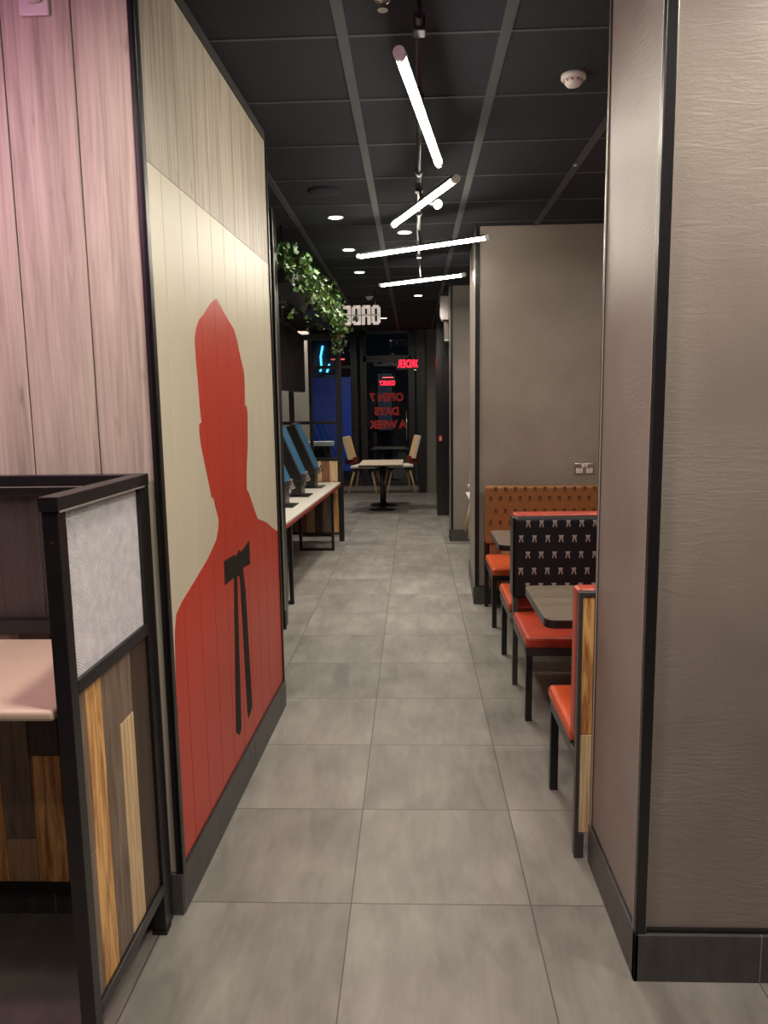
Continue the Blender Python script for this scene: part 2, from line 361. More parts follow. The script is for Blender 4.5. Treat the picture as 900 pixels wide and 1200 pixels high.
def plank_print(poly, y, thick):
    """outline on the boards, cut at every board joint"""
    t_ = bmesh.new(); vv = [t_.verts.new((s_, 0, z_)) for s_, z_ in poly]
    for tri in tessellate_polygon([[Vector((s_, z_, 0)) for s_, z_ in poly]]): t_.faces.new([vv[q] for q in tri])
    for g in G[1:-1]:
        for e in (-.002, .002): bmesh.ops.bisect_plane(t_, geom=list(t_.verts)+list(t_.edges)+list(t_.faces), plane_co=(g+e, 0, 0), plane_no=(1, 0, 0))
    dl = [f for f in t_.faces if any(abs(f.calc_center_median().x-g) < .0019 for g in G[1:-1])]
    bmesh.ops.delete(t_, geom=dl, context='FACES')
    r = bmesh.ops.extrude_face_region(t_, geom=list(t_.faces)); bmesh.ops.translate(t_, vec=(0, -thick, 0), verts=[v for v in r['geom'] if isinstance(v, bmesh.types.BMVert)])
    bmesh.ops.recalc_face_normals(t_, faces=t_.faces); t_.transform(Matrix.Translation((0, y, 0)))
    m = MB(); m.merge(t_); return m
so = obj('silhouette', plank_print(SIL, .0125, .0015), 'redpaint', th); so['label'] = 'red silhouette'
to = obj('ribbon_tie', plank_print(TIE, .0112, .0012), 'ribbon', so); to['label'] = 'charcoal ribbon tie with two long tails'

# ---- thin partition beyond the mural, its end trimmed in black
mb = MB().box((-3.6, 5.50, 0), (-.99, 5.62, H)); struct('wall_left', mb, 'greywall')
mb = MB().box((-1.03, 5.49, BBH), (-.968, 5.63, H), bev=.003).box((-.976, 5.484, BBH), (-.966, 5.492, H), bev=.002, mat=1).box((-1.030, 5.484, BBH), (-1.022, 5.492, H), bev=.002, mat=1)
struct('trim_3', mb, ['black', 'trim_glint'])
skirt('baseboard_left', (-3.6, 5.486), (-.966, 5.486))
skirt('baseboard_left', (-.975, 5.486), (-.975, 5.63))

# ---- right: big pillar wall next to the camera
mb = MB().box((.63, 2.011+.01, 0), (2.4, 2.578, H)); struct('wall_right', mb, 'laminate')
mb = MB().box((.622, 2.005, BBH), (.652, 2.03, H), bev=.003).box((.650, 2.010, BBH), (.654, 2.024, H), bev=.001, mat=1).box((.652, 2.011, BBH), (2.4, 2.024, BBH+.012)).box((.622, 2.03, BBH), (.631, 2.036, H), bev=.002, mat=1)
mb.box((.626, 2.04, BBH), (.632, 2.57, BBH+.008))
struct('trim_4', mb, ['black', 'trim_glint'])
mb = MB().box((.624, 2.566, BBH), (.636, 2.584, H), bev=.003).box((.6225, 2.562, BBH), (.627, 2.567, H), bev=.001, mat=1)
struct('trim_5', mb, ['black', 'trim_glint'])
skirt('baseboard_right', (.620, 2.000), (2.4, 2.000), th=.022, joint=.357)
skirt('baseboard_right', (.620, 2.584), (.620, 2.000), th=.011)
# side wall of the booth bay, hidden behind the pillar
struct('wall_right', MB().box((1.90, 2.578, 0), (2.02, 6.185, H)), 'laminate')
# partition with the socket
mb = MB().box((.505, 6.195, 0), (2.02, 7.35, H)); mb2 = mb
for v in mb.bm.verts:
    if v.co.x < .6 and v.co.y > 7: v.co.x = .545
struct('wall_right', mb, 'laminate')
mb = MB().box((.500, 6.184, BBH), (.536, 6.200, H), bev=.002).box((.499, 6.186, BBH), (.507, 6.206, H), bev=.001, mat=1).box((.505, 6.185, BBH), (1.9, 6.2, BBH+.010))
struct('trim_6', mb, ['black', 'trim_glint'])
skirt('baseboard_right', (.490, 6.180), (1.9, 6.180))
skirt('baseboard_right', (.535, 7.35), (.490, 6.180))
# grey return wall further on
struct('wall_right', MB().box((.452, 9.16, 0), (2.02, 9.40, H)), 'laminate')
struct('trim_7', MB().box((.440, 9.148, BBH), (.478, 9.42, H), bev=.003).box((.438, 9.146, BBH), (.446, 9.150, H), mat=1), ['black', 'trim_glint'])
skirt('baseboard_right', (.436, 9.14), (2.0, 9.14)); skirt('baseboard_right', (.436, 9.42), (.436, 9.14))
struct('wall_right', MB().box((2.0, 7.35, 0), (2.12, 14.7, H)), 'greywall')
# black panelled pillar and the grey end wall
mb = MB().box((.352, 11.33, 0), (2.0, 11.75, H))
for x in (.36, .46, .56, .66): mb.box((x, 11.322, .1), (x+.085, 11.332, H), bev=.002)
struct('wall_right', mb, 'darkpanel')
struct('wall_back', MB().box((.24, 14.35, 0), (2.1, 14.6, H)), 'greywall')
struct('trim_8', MB().box((.10, 14.30, 0), (.24, 14.6, H), bev=.004), 'black')
# far left: walls behind the kiosks
struct('wall_left', MB().box((-2.15, 5.62, 0), (-2.05, 14.6, H)), 'greywall')
struct('wall_left', MB().box((-2.05, 9.95, 0), (-1.335, 10.05, 2.62)), 'beige')
struct('wall_left', MB().box((-3.7, -2.2, 0), (-3.6, 5.62, H)), 'greywall')
struct('wall_right', MB().box((2.4, -2.2, 0), (2.5, 2.578, H)), 'laminate')
struct('wall_front', MB().box((-3.7, -2.3, 0), (2.5, -2.2, H)), 'greywall')

# ---- glazed end of the room: sill, frames, door
EY = 14.40
mb = MB().box((-2.05, EY-.03, 0), (.24, EY+.12, .165)); struct('wall_back', mb, 'greywall')
struct('baseboard_back', MB().box((-2.05, EY-.045, 0), (.24, EY-.03, .05)), 'skirt')
def window(name, x0, x1, z0, z1, bars=()):
    w = bpy.data.objects.new(name, None); C.objects.link(w); w['kind'] = 'structure'
    mb = MB()
    for a, b in (((x0, z0), (x0+.06, z1)), ((x1-.06, z0), (x1, z1)), ((x0, z0), (x1, z0+.06)), ((x0, z1-.06), (x1, z1))):
        mb.box((a[0], EY-.03, a[1]), (b[0], EY+.05, b[1]), bev=.003)
    for zb in bars: mb.box((x0+.06, EY-.02, zb-.03), (x1-.06, EY+.04, zb+.03), bev=.003)
    f = obj('window_frame', mb, 'black', w); g = obj('pane', MB().box((x0+.05, EY+.005, z0+.05), (x1-.05, EY+.015, z1-.05)), 'glass', w)
    return w
window('window_1', -2.05, -1.10, .165, H, (2.38,))
window('window_2', -1.10, -.92, .165, H)
window('door_1', -.92, -.02, .165, 2.52)
window('window_3', -.92, -.02, 2.52, H)
window('window_4', -.02, .13, .165, H)
struct('trim_9', MB().box((-2.05, EY-.06, .165), (.20, EY-.03, .205), bev=.004), 'black')
single('door_handle', MB().cyl((-.12, EY-.075, 1.0), (-.12, EY-.075, 1.55), .014).bar((-.12, EY-.075, 1.05), (-.12, EY-.028, 1.05), .02, .02).bar((-.12, EY-.075, 1.5), (-.12, EY-.028, 1.5), .02, .02), 'chrome',
       'slim metal pull handle on the glazed end door', 'door handle')

# ---- street outside
struct('ground', MB().box((-9, 14.76, -.12), (9, 30, -.05)), 'asphalt')
th = thing('street_building', 'dark building across the street seen through the end windows', 'building', (0, 22, 0))
obj('wall', MB().box((-8, 22, -.05), (8, 23, 7)), 'facade', th)
for x in (-2.6, -1.05, .1):
    f = obj('window', MB().box((x, 21.95, .9), (x+.5, 22.02, 2.6)), 'black', th)
    obj('pane', MB().box((x+.05, 21.94, .95), (x+.45, 21.96, 2.55)), 'litwindow', f)
def reflection_tube(pts, r, m, lab): return single('blue_reflection_streak', MB().tube(pts, r, seg=8), m, lab, 'light', loc=pts[0])  # glowing tubes shaped to stand in for blue reflections in the glass
reflection_tube([(-2.644, 21.965, 2.641), (-2.606, 21.965, 2.770), (-2.619, 21.965, 3.067), (-2.554, 21.965, 3.364)], .03, 'cyan', 'taller blue reflection streak above the blue poster')
reflection_tube([(-2.451, 21.965, 2.615), (-2.374, 21.965, 2.848)], .03, 'cyan', 'shorter blue reflection streak beside the taller one')
single('street_light_bar', MB().cyl((-2.322, 21.965, 2.977), (-1.935, 21.965, 2.977), .017), 'redstrip', 'thin red light line beside the blue streaks', 'light')

# ------------------------------------------------------------------ LED tube pendant over the aisle
TZ = 2.80
th = thing('tube_light_fixture', 'conduit light fixture with four crossed glowing tubes over the aisle', 'ceiling light', (.055, 4.8, H))
px = lambda y: .033+.0075*(y-2.7)
mb = MB().cyl((px(2.70), 2.70, 2.93), (px(6.9), 6.9, 2.93), .013); obj('conduit', mb, 'pipe', th)
for y in (2.78, 4.72, 6.75):
    mb = MB().box((px(y)-.022, y-.03, 2.905), (px(y)+.022, y+.03, 2.955), bev=.004).cyl((px(y), y, 2.95), (px(y), y, H), .01); obj('ceiling_bracket', mb, 'pipe', th)
for y in (3.40, 4.40, 5.05, 5.30, 6.2):
    mb = MB().cyl((px(y), y-.035, 2.93), (px(y), y+.035, 2.93), .021, seg=18); obj('coupler', mb, 'pipe', th)
tubes = [((-.035, 2.66), (.135, 3.83)), ((-.115, 5.06), (.235, 4.08)), ((-.415, 6.07), (.545, 5.48)), ((-.305, 7.50), (.475, 7.00))]
for i, (a, b) in enumerate(tubes):
    a, b = Vector((*a, TZ)), Vector((*b, TZ)); d = (b-a).normalized()
    o = obj('light_tube', MB().cyl(a+d*.03, b-d*.03, .0175), 'tube', th); o['label'] = 'glowing white tube'
    for p, q in ((a, a+d*.03), (b-d*.03, b)): obj('end_cap', MB().cyl(p, q, .0205, seg=18), 'cap', o)
    m_ = (a+b)/2; yy = min(m_.y, 6.85)
    obj('profile', MB().bar(a+d*.03+Vector((0, 0, .0125)), b-d*.03+Vector((0, 0, .0125)), .040, .014, bev=.003), 'pipe', o)
    obj('hanger', MB().cyl((m_.x, m_.y, TZ+.015), (px(yy), yy, 2.925), .007, seg=10).cyl((m_.x, m_.y, TZ+.012), (m_.x, m_.y, TZ+.03), .016), 'pipe', o)
sp = obj('spotlight', MB().cyl((px(4.75), 4.75, 2.92), (.115, 4.70, 2.84), .006, seg=8).cyl((.105, 4.70, 2.86), (.155, 4.58, 2.80), .020, .030, seg=20), 'pipe', th)
obj('lens', MB().cyl((.1545, 4.581, 2.8005), (.156, 4.578, 2.799), .025, seg=20), 'spotlens', sp)

# recessed downlights
def downlight(x, y, lab, w=0, on=True):
    t_ = thing('downlight', lab, 'downlight', (x, y, H), group='recessed ceiling downlights')
    obj('trim_ring', MB().lathe([(.062, 0), (.062, -.006), (.055, -.009), (.046, -.006), (.046, 0)], (x, y, H)), 'whitesat', t_)
    obj('lens', MB().cyl((x, y, H-.0065), (x, y, H-.001), .046, seg=28), 'down', t_)
    if w:
        l = bpy.data.lights.new('downlight_beam', 'SPOT'); l.energy = w; l.spot_size = 2.95; l.spot_blend = .9; l.shadow_soft_size = .11; l.color = (1, .91, .79)
        o = bpy.data.objects.new('downlight_beam', l); C.objects.link(o); o.location = (x, y, H-.02)
dl = [(-.555, 5.78, 'nearest recessed downlight, between the left wall and the top of the ivy'), (-.555, 6.95, 'recessed downlight just left of the end of the longest glowing tube'),
      (-.54, 8.10, 'small recessed downlight in front of the hanging sign cables'), (-.054, 6.32, 'recessed downlight between the crossed tubes near the spotlight'), (.08, 9.88, 'farthest recessed downlight, right of the hanging sign')]
for x, y, l in dl: downlight(x, y, l, 52)
for x, y, w in ((-.45, 12.3, 50), (-1.3, 12.6, 60), (-1.55, 9.55, 60), (-1.45, 7.2, 30), (1.2, 3.2, 40), (1.62, 4.6, 50), (1.3, 8.3, 30), (.40, 1.25, 82), (-.1, -.5, 30), (1.25, 1.62, 44), (-.40, 1.6, 60), (-1.3, .9, 22)):  # unseen downlights added as fill to brighten walls, booths and floor
    downlight(x, y, 'unseen recessed ceiling downlight added as fill light', w)

# smoke detectors, speaker grille
def detector(x, y, s, lab):
    t_ = thing('smoke_detector', lab, 'smoke detector', (x, y, H), group='white smoke detectors')
    obj('base', MB().lathe([(.052*s, 0), (.052*s, -.016*s), (.049*s, -.020*s), (.0, -.020*s)] if False else [(.052*s, 0), (.052*s, -.016*s), (.048*s, -.021*s)], (x, y, H)), 'white', t_)
    hd = MB().lathe([(.036*s, -.020*s), (.036*s, -.034*s), (.028*s, -.044*s), (.010*s, -.048*s)], (x, y, H))
    h_ = obj('sensor_head', hd, 'white', t_)
    sl = MB()
    for k in range(10):
        a = 2*PI*k/10; c, s_ = math.cos(a), math.sin(a)
        sl.bar((x+.0362*s*c, y+.0362*s*s_, H-.023*s), (x+.0362*s*c, y+.0362*s*s_, H-.032*s), .008*s, .002*s)
    obj('vent', sl, 'greywall', h_)
detector(.693, 3.46, 1.0, 'white smoke detector on the black ceiling at the upper right')
detector(-.54, 9.9, .9, 'small white smoke detector above the hanging sign')
single('ceiling_speaker', MB().lathe([(.105, 0), (.105, -.004), (.09, -.009), (.05, -.012), (.01, -.013)], (-.56, 5.10, H)), 'ceil', 'round black speaker grille in the ceiling left of the tubes', 'speaker', loc=None)
single('sprinkler_head', MB().lathe([(.03, 0), (.03, -.004), (.01, -.008), (.008, -.03), (.018, -.034), (.018, -.037)], (-.09, 2.80, H), seg=20), 'chrome', 'small metal sprinkler head at the top edge of the ceiling', 'sprinkler')
single('sprinkler_head', MB().lathe([(.012, 0), (.012, -.003), (.006, -.010)], (.959, 4.69, H), seg=16), 'white', 'tiny white sprinkler nozzle on the ceiling beside the pillar', 'sprinkler')

# ------------------------------------------------------------------ left foreground booth
def strands(mb, u0, u1, v0, v1, put, W=.0135, Hh=.0076, w=.0025, d=.0016):
    """expanded metal: two families of diagonal strands clipped to the frame"""
    m = Hh/W
    for sg in (1, -1):
        span = (v1-v0)/m
        k = u0-span-W
        while k < u1+span+W:
            # line v = v0 + sg*m*(u-k) , keep inside
            ua, ub = (k, k+span) if sg > 0 else (k-span, k)
            a, b = max(ua, u0), min(ub, u1)
            if b-a > .002:
                va, vb = v0+sg*m*(a-k), v0+sg*m*(b-k)
                if sg < 0: va, vb = v0-m*(a-k), v0-m*(b-k)
                mb.bar(put(a, va), put(b, vb), *( (d, w) ))
            k += W
    return mb
ST = 1.465
th = thing('booth_divider', 'black framed booth divider of wire mesh over mixed wood boards, edge-on beside the aisle', 'divider', (-.82, 1.68, 0))
X0, X1 = -.838, -.800
mb = MB()
mb.box((X0, 1.655, 0), (X1, 1.695, ST-.034), bev=.002); obj('post', mb, 'black', th)
mb = MB().box((X0, 2.172, 0), (X1, 2.212, ST-.034), bev=.002).box((X0-.004, 2.166, 0), (X1+.004, 2.2145, .012), bev=.002); obj('post', mb, 'black', th)
obj('top_rail', MB().box((X0-.004, 1.651, ST-.034), (X1+.004, 2.214, ST), bev=.002).box((X1+.0035, 1.655, ST-.036), (X1+.0055, 2.2, ST-.032), mat=1), ['black', 'trim_glint'], th)
obj('middle_rail', MB().box((X0, 1.695, .985), (X1, 2.172, 1.020), bev=.002), 'black', th)
obj('bottom_rail', MB().box((X0, 1.695, .135), (X1, 2.172, .170), bev=.002), 'black', th)
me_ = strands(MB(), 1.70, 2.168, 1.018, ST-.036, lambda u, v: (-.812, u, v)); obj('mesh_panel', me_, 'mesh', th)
mb = MB(); ws = ['w_amber', 'w_oak', 'w_grey', 'w_dark', 'w_red', 'w_mid']
cols = [(1.697, 1.745, [(.17, .56, 2), (.56, .985, 2)]), (1.745, 1.84, [(.17, .985, 0)]), (1.84, 1.945, [(.17, .985, 2)]), (1.945, 2.045, [(.17, .80, 1), (.80, .985, 2)]), (2.045, 2.172, [(.17, .985, 3)])]
for y0, y1, zs in cols:
    for z0, z1, m_ in zs: mb.box((X0+.012, y0+.001, z0+.001), (X1-.010, y1-.001, z1-.001), bev=.0015, mat=m_, seg=1)
obj('wood_panel', mb, ws, th)
mb = MB()
obj('screw', MB().cyl((-.819, 1.654, 1.36), (-.819, 1.6555, 1.36), .004, seg=12), 'darkcore', th)

th = thing('booth_divider', 'black framed wire mesh and wood back screen against the pink-lit board wall', 'divider', (-1.6, 2.232, 0))
Y0, Y1 = 2.216, 2.252
for x in (-2.42, -.838): obj('post', MB().box((x, Y0, 0), (x+.036, Y1, ST-.03), bev=.002), 'black', th)
obj('top_rail', MB().box((-2.42, Y0-.001, ST-.034), (-.80, Y1, ST), bev=.002), 'black', th)
obj('upper_frame', MB().box((-2.384, Y0, ST-.060), (-.838, Y1, ST-.034), bev=.002).box((-2.384, Y0-.001, ST-.036), (-.84, Y0+.001, ST-.033), mat=1), ['black', 'trim_glint'], th)
obj('middle_rail', MB().box((-2.384, Y0, .975), (-.838, Y1, 1.02), bev=.002), 'black', th)
obj('bottom_rail', MB().box((-2.384, Y0, .105), (-.838, Y1, .140), bev=.002), 'black', th)
obj('mesh_panel', strands(MB(), -1.75, -.84, 1.018, ST-.058, lambda u, v: (u, 2.232, v), w=.0019), 'meshdark', th)
mb = MB()
cols = [(-.838, -.935, [(.14, .975, 4)]), (-.935, -1.05, [(.14, .60, 0), (.60, .975, 3)]), (-1.05, -1.145, [(.14, .275, 5), (.275, .975, 2)]), (-1.145, -1.235, [(.14, .975, 0)])]
# board tops seen under the table
cols = [(-.838, -.93, [(.14, .975, 2)]), (-.93, -1.03, [(.14, .975, 0)]), (-1.03, -1.128, [(.14, .975, 4)]), (-1.128, -1.226, [(.14, .575, 0), (.575, .975, 3)]), (-1.226, -1.325, [(.14, .292, 5), (.292, .975, 2)]), (-1.325, -1.425, [(.14, .60, 0), (.60, .975, 4)])]
x = -1.425
for k in range(10): cols.append((x, max(x-.105, -2.384), [(.14, .4+.05*k, k % 6), (.4+.05*k, .975, (k+2) % 6)])); x -= .105
for x0, x1, zs in cols:
    for z0, z1, m_ in zs: mb.box((x1+.001, Y0+.008, z0+.001), (x0-.001, Y1-.010, z1-.001), bev=.0015, mat=m_, seg=1)
obj('wood_panel', mb, ws, th)

th = thing('high_table', 'pale peach-topped high table inside the left booth', 'table', (-1.5, 1.93, 0))
obj('tabletop', MB().box((-2.05, 1.655, .934), (-.846, 2.214, .962), bev=.010, seg=3), 'table_peach', th)
obj('leg', MB().cyl((-1.75, 1.93, .02), (-1.75, 1.93, .934), .035, seg=20), 'black', th)
obj('base', MB().lathe([(.24, 0), (.24, .012), (.05, .03)], (-1.75, 1.93, 0)), 'black', th)

th = thing('wall_box', 'small white square wall box high on the pink-lit board wall', 'wall box', (-1.05, PY, 2.8))
obj('plate', MB().box((-1.095, PY-.012, 2.757), (-1.011, PY, 2.90), bev=.003), 'white', th)
obj('sensor', MB().box((-1.07, PY-.035, 2.785), (-1.030, PY-.011, 2.86), bev=.008), 'whitesat', th)

# ------------------------------------------------------------------ booth seats on the right
BX0, BX1 = .575, 1.72
MOT = [(-.015, .0225), (.015, .0225), (.015, .012), (.009, .012), (.0155, -.0225), (.0085, -.0225), (.0, .008), (-.0085, -.0225), (-.0155, -.0225), (-.009, .012), (-.015, .012)]
def pattern(mb, x0, x1, zs, y, mat, pitch=.076, xoff=.03):
    for r, z in enumerate(zs):
        x = x0+(xoff if r % 2 else xoff+pitch*.52)
        x -= pitch if x-pitch > x0+.016 else 0
        while x < x1-.017:
            T = Matrix(((1, 0, 0), (0, 0, -1), (0, 1, 0))).to_4x4(); T.translation = (x, y, z)
            j = random.uniform(.80, .92)
            mb.prism([(a*j, b*.88) for a, b in MOT], .0012, mat, T)
            x += pitch
def legs(th, pts):
    for x, y, z in pts: obj('leg', MB().box((x, y, 0), (x+.034, y+.034, z), bev=.002).box((x+.004, y+.004, 0), (x+.03, y+.03, .004)), 'black', th)
def cushion(a, b, r=.022): return MB().box(a, b, bev=r, seg=4)

# A: nearest, seen from behind
th = thing('booth_bench', 'nearest booth bench, its back clad in wood facing the aisle end, orange seat', 'bench', (BX0, 2.6, 0), group='booth benches along the right side')
obj('back_frame', MB().box((BX0, 2.600, .0), (BX0+.034, 2.636, .096), bev=.002).box((BX0, 2.600, .09), (BX0+.013, 2.636, 1.0), bev=.002).box((BX0+.01, 2.600, .985), (BX1, 2.636, 1.0), bev=.002).box((BX1, 2.600, 0), (BX1+.03, 2.636, 1.0), bev=.002), 'steel', th)
mb = MB()
x = BX0+.013
for k in range(12):
    x2 = min(x+.112, BX1); zz = .475 if k == 0 else .3+.06*k
    mb.box((x+.001, 2.606, .098), (x2-.001, 2.634, zz-.001), bev=.0015, mat=1 if k % 2 == 0 else 4, seg=1).box((x+.001, 2.606, zz+.001), (x2-.001, 2.634, .984), bev=.0015, mat=0 if k % 3 == 0 else 2, seg=1); x = x2
    if x >= BX1-.002: break
obj('wood_panel', mb, ws, th)
obj('back_cushion', cushion((BX0-.001, 2.638, .44), (BX1, 2.72, 1.003), .018), 'redvinyl', th)
obj('seat_cushion', cushion((BX0-.004, 2.70, .398), (BX1, 3.165, .455)), 'orange', th)
obj('seat_frame', MB().box((BX0, 2.636, .36), (BX0+.03, 3.15, .398), bev=.002).box((BX1-.03, 2.636, .36), (BX1, 3.15, .398), bev=.002).box((BX0, 3.12, .36), (BX1, 3.15, .398), bev=.002), 'steel', th)
legs(th, [(BX0, 3.096, .36), (BX1-.034, 3.096, .36)])

# B: back-to-back bench
th = thing('booth_bench', 'middle back-to-back booth bench, black backrest with rows of small pale motifs', 'bench', (BX0, 4.3, 0), group='booth benches along the right side')
obj('back_frame', MB().box((BX0, 4.335, 0), (BX0+.03, 4.372, 1.0), bev=.002).box((BX0, 4.335, .53), (BX0+.016, 4.50, 1.0), bev=.002).box((BX1-.03, 4.335, 0), (BX1, 4.372, 1.0), bev=.002).box((BX0, 4.40, .36), (BX1, 4.44, .42)), 'steel', th)
mb = cushion((BX0+.004, 4.318, .53), (BX1, 4.41, 1.005), .02)
pattern(mb, BX0+.01, BX1, [.972, .885, .79, .695, .605], 4.3178, 1)
bc = obj('back_cushion', mb, ['blackvinyl', 'motif_w'], th); bc['label'] = 'black patterned back cushion'
bc = obj('back_cushion', cushion((BX0+.010, 4.41, .44), (BX1, 4.52, 1.016), .016), 'redvinyl', th); bc['label'] = 'red back cushion'
obj('seat_cushion', cushion((BX0-.004, 3.80, .398), (BX1, 4.32, .458)), 'redvinyl', th)
obj('seat_cushion', cushion((BX0-.004, 4.50, .398), (BX1, 5.03, .458)), 'orange', th)
obj('seat_frame', MB().box((BX0, 3.82, .355), (BX0+.03, 5.01, .398), bev=.002).box((BX1-.03, 3.82, .355), (BX1, 5.01, .398), bev=.002).box((BX0, 3.815, .355), (BX1, 3.845, .398), bev=.002).box((BX0, 4.985, .355), (BX1, 5.015, .398), bev=.002), 'steel', th)
legs(th, [(BX0, 3.815, .36), (BX0, 4.885, .36), (BX1-.034, 3.815, .36), (BX1-.034, 4.885, .36)])

# C: against the partition
th = thing('booth_bench', 'farthest booth bench, tan brown backrest with dark motifs against the grey partition', 'bench', (BX0, 5.8, 0), group='booth benches along the right side')
mb = cushion((BX0, 6.045, .535), (BX1, 6.150, 1.002), .02)
pattern(mb, BX0+.01, BX1, [.975, .90, .80, .705, .61], 6.0448, 1, pitch=.078)
obj('back_cushion', mb, ['brownvinyl', 'motif_b'], th)
obj('back_frame', MB().box((BX0, 6.10, 0), (BX0+.03, 6.134, .54), bev=.002).box((BX1-.03, 6.10, 0), (BX1, 6.134, .54), bev=.002).box((BX0, 6.134, .30), (BX1, 6.178, .9)), 'black', th)
mb = MB(); x = BX0+.034
for k in range(11): mb.box((x+.001, 6.062, .16), (x+.099, 6.095, .53), bev=.0015, mat=(4, 5, 0, 2)[k % 4], seg=1); x += .1
obj('wood_panel', mb, ws, th)
obj('seat_cushion', cushion((BX0-.002, 5.48, .398), (BX1, 6.05, .455)), 'orange', th)
obj('seat_frame', MB().box((BX0, 5.50, .36), (BX0+.03, 6.10, .398), bev=.002).box((BX1-.03, 5.50, .36), (BX1, 6.10, .398), bev=.002).box((BX0, 5.495, .36), (BX1, 5.525, .398), bev=.002), 'black', th)
legs(th, [(BX0, 5.50, .36), (BX1-.034, 5.50, .36)])

def rrect(x0, x1, y0, y1, r, n=6):
    pts = []
    for cx, cy, a0 in ((x1-r, y0+r, -PI/2), (x1-r, y1-r, 0), (x0+r, y1-r, PI/2), (x0+r, y0+r, PI)):
        pts += [(cx+r*math.cos(a0+PI/2*k/n), cy+r*math.sin(a0+PI/2*k/n)) for k in range(n+1)]
    return pts
def booth_table(y0, y1, lab):
    t_ = thing('booth_table', lab, 'table', (1.15, (y0+y1)/2, 0), group='tables between the booth benches')
    tp = obj('tabletop', MB().prism(rrect(.553, 1.75, y0, y1, .05), .004, z0=.742), 'table_wood', t_)
    e = obj('edge_band', MB().prism(rrect(.5525, 1.7505, y0-.0005, y1+.0005, .05), .034, z0=.708), 'black', tp); e['label'] = 'black table edge'
    obj('pedestal', MB().box((1.15-.035, (y0+y1)/2-.035, .012), (1.15+.035, (y0+y1)/2+.035, .71), bev=.003), 'black', t_)
    obj('base', MB().box((.92, (y0+y1)/2-.2, 0), (1.38, (y0+y1)/2+.2, .014), bev=.004), 'black', t_)
booth_table(3.135, 3.755, 'grey wood booth table between the nearest bench and the black-backed bench')
booth_table(4.86, 5.46, 'grey wood booth table between the black-backed bench and the tan bench')

# double socket
th = thing('wall_socket', 'chrome double power socket on the grey partition above the tan bench', 'socket', (1.385, 6.185, 1.12))
obj('plate', MB().box((1.302, 6.186, 1.080), (1.466, 6.196, 1.168), bev=.004), 'chrome', th)
for x in (1.345, 1.425):
    o = obj('outlet', MB().box((x-.026, 6.183, 1.088), (x+.026, 6.187, 1.128), bev=.002), 'white', th)
    obj('pin_slot', MB().box((x-.004, 6.1822, 1.113), (x+.004, 6.1835, 1.124)).box((x-.015, 6.1822, 1.097), (x-.008, 6.1835, 1.102)).box((x+.008, 6.1822, 1.097), (x+.015, 6.1835, 1.102)), 'black', o)
for x in (1.372, 1.398): obj('switch', MB().box((x-.010, 6.180, 1.135), (x+.010, 6.187, 1.158), bev=.003), 'white', th)

# ------------------------------------------------------------------ kiosk counter on the left
ka = math.atan2(9.15-5.7, -.885+1.03)
TK = Matrix.Rotation(ka-PI/2, 4, 'Z'); TK.translation = (-1.03, 5.70, 0)    # local y runs along the counter, x towards the aisle
KL = 3.44
th = thing('kiosk_counter', 'long white self-order counter with a red front edge behind the mural wall', 'counter', (-1.03, 5.70, 0), ka-PI/2, local=True)
obj('worktop', MB().box((-.62, .0, .722), (0, KL, .742), bev=.003), 'countertop', th)
obj('edge_strip', MB().box((-.62, .0, .690), (.002, KL, .7225), bev=.003), 'counter_edge', th)
for y in (.5, 2.88):
    for x in (-.42, -.045): obj('leg', MB().box((x, y, 0), (x+.032, y+.032, .692), bev=.002), 'black', th)
    obj('foot_bar', MB().box((-.42, y, 0), (-.013, y+.032, .03), bev=.002), 'black', th)
obj('back_panel', MB().box((-.66, .0, 0), (-.625, KL, .74), mat=0), 'w_dark', th)
def kiosk():
    t_ = thing('order_kiosk', '', 'kiosk', (0, 0, 0), local=True, group='touchscreen kiosks on the counter')
    obj('base_plate', MB().box((-.26, -.14, 0), (.02, .14, .010), bev=.003), 'black', t_)
    obj('stand', MB().box((-.17, -.10, .010), (-.06, .10, .19), bev=.006), 'black', t_)
    T = Matrix.Rotation(-.40, 4, 'Y'); T.translation = (-.04, 0, .20)
    hd = obj('display_housing', MB().box((-.15, -.155, -.02), (0, .155, .58), bev=.010, T=T), 'black', t_)
    obj('screen', MB().box((-.001, -.140, .035), (.0035, .140, .560), bev=.001, T=T), 'kiosk_screen', hd)
    obj('status_strip', MB().box((-.03, -.153, .572), (.0045, -.04, .583), bev=.001, T=T), 'chrome', hd)
    cr = obj('card_reader', MB().box((-.02, .02, -.055), (.035, .10, .04), bev=.008, T=T), 'chrome', t_)
    obj('keypad', MB().box((.034, .03, -.04), (.037, .09, .02), T=T), 'black', cr)
    return t_
k0 = kiosk()
kp = [(1.26, 'order kiosk nearest the mural wall, mostly hidden by the black trim'), (2.06, 'middle of the three order kiosks with a blue-lit screen'), (2.88, 'order kiosk farthest along the white counter, beside the wood panel')]
for i, (s_, lab) in enumerate(kp):
    w = TK @ Vector((-.14, s_, .742))
    if i == 0: k0.location = w; k0.rotation_euler = (0, 0, ka-PI/2); k0['label'] = lab
    else: dup(k0, w, ka-PI/2, lab)

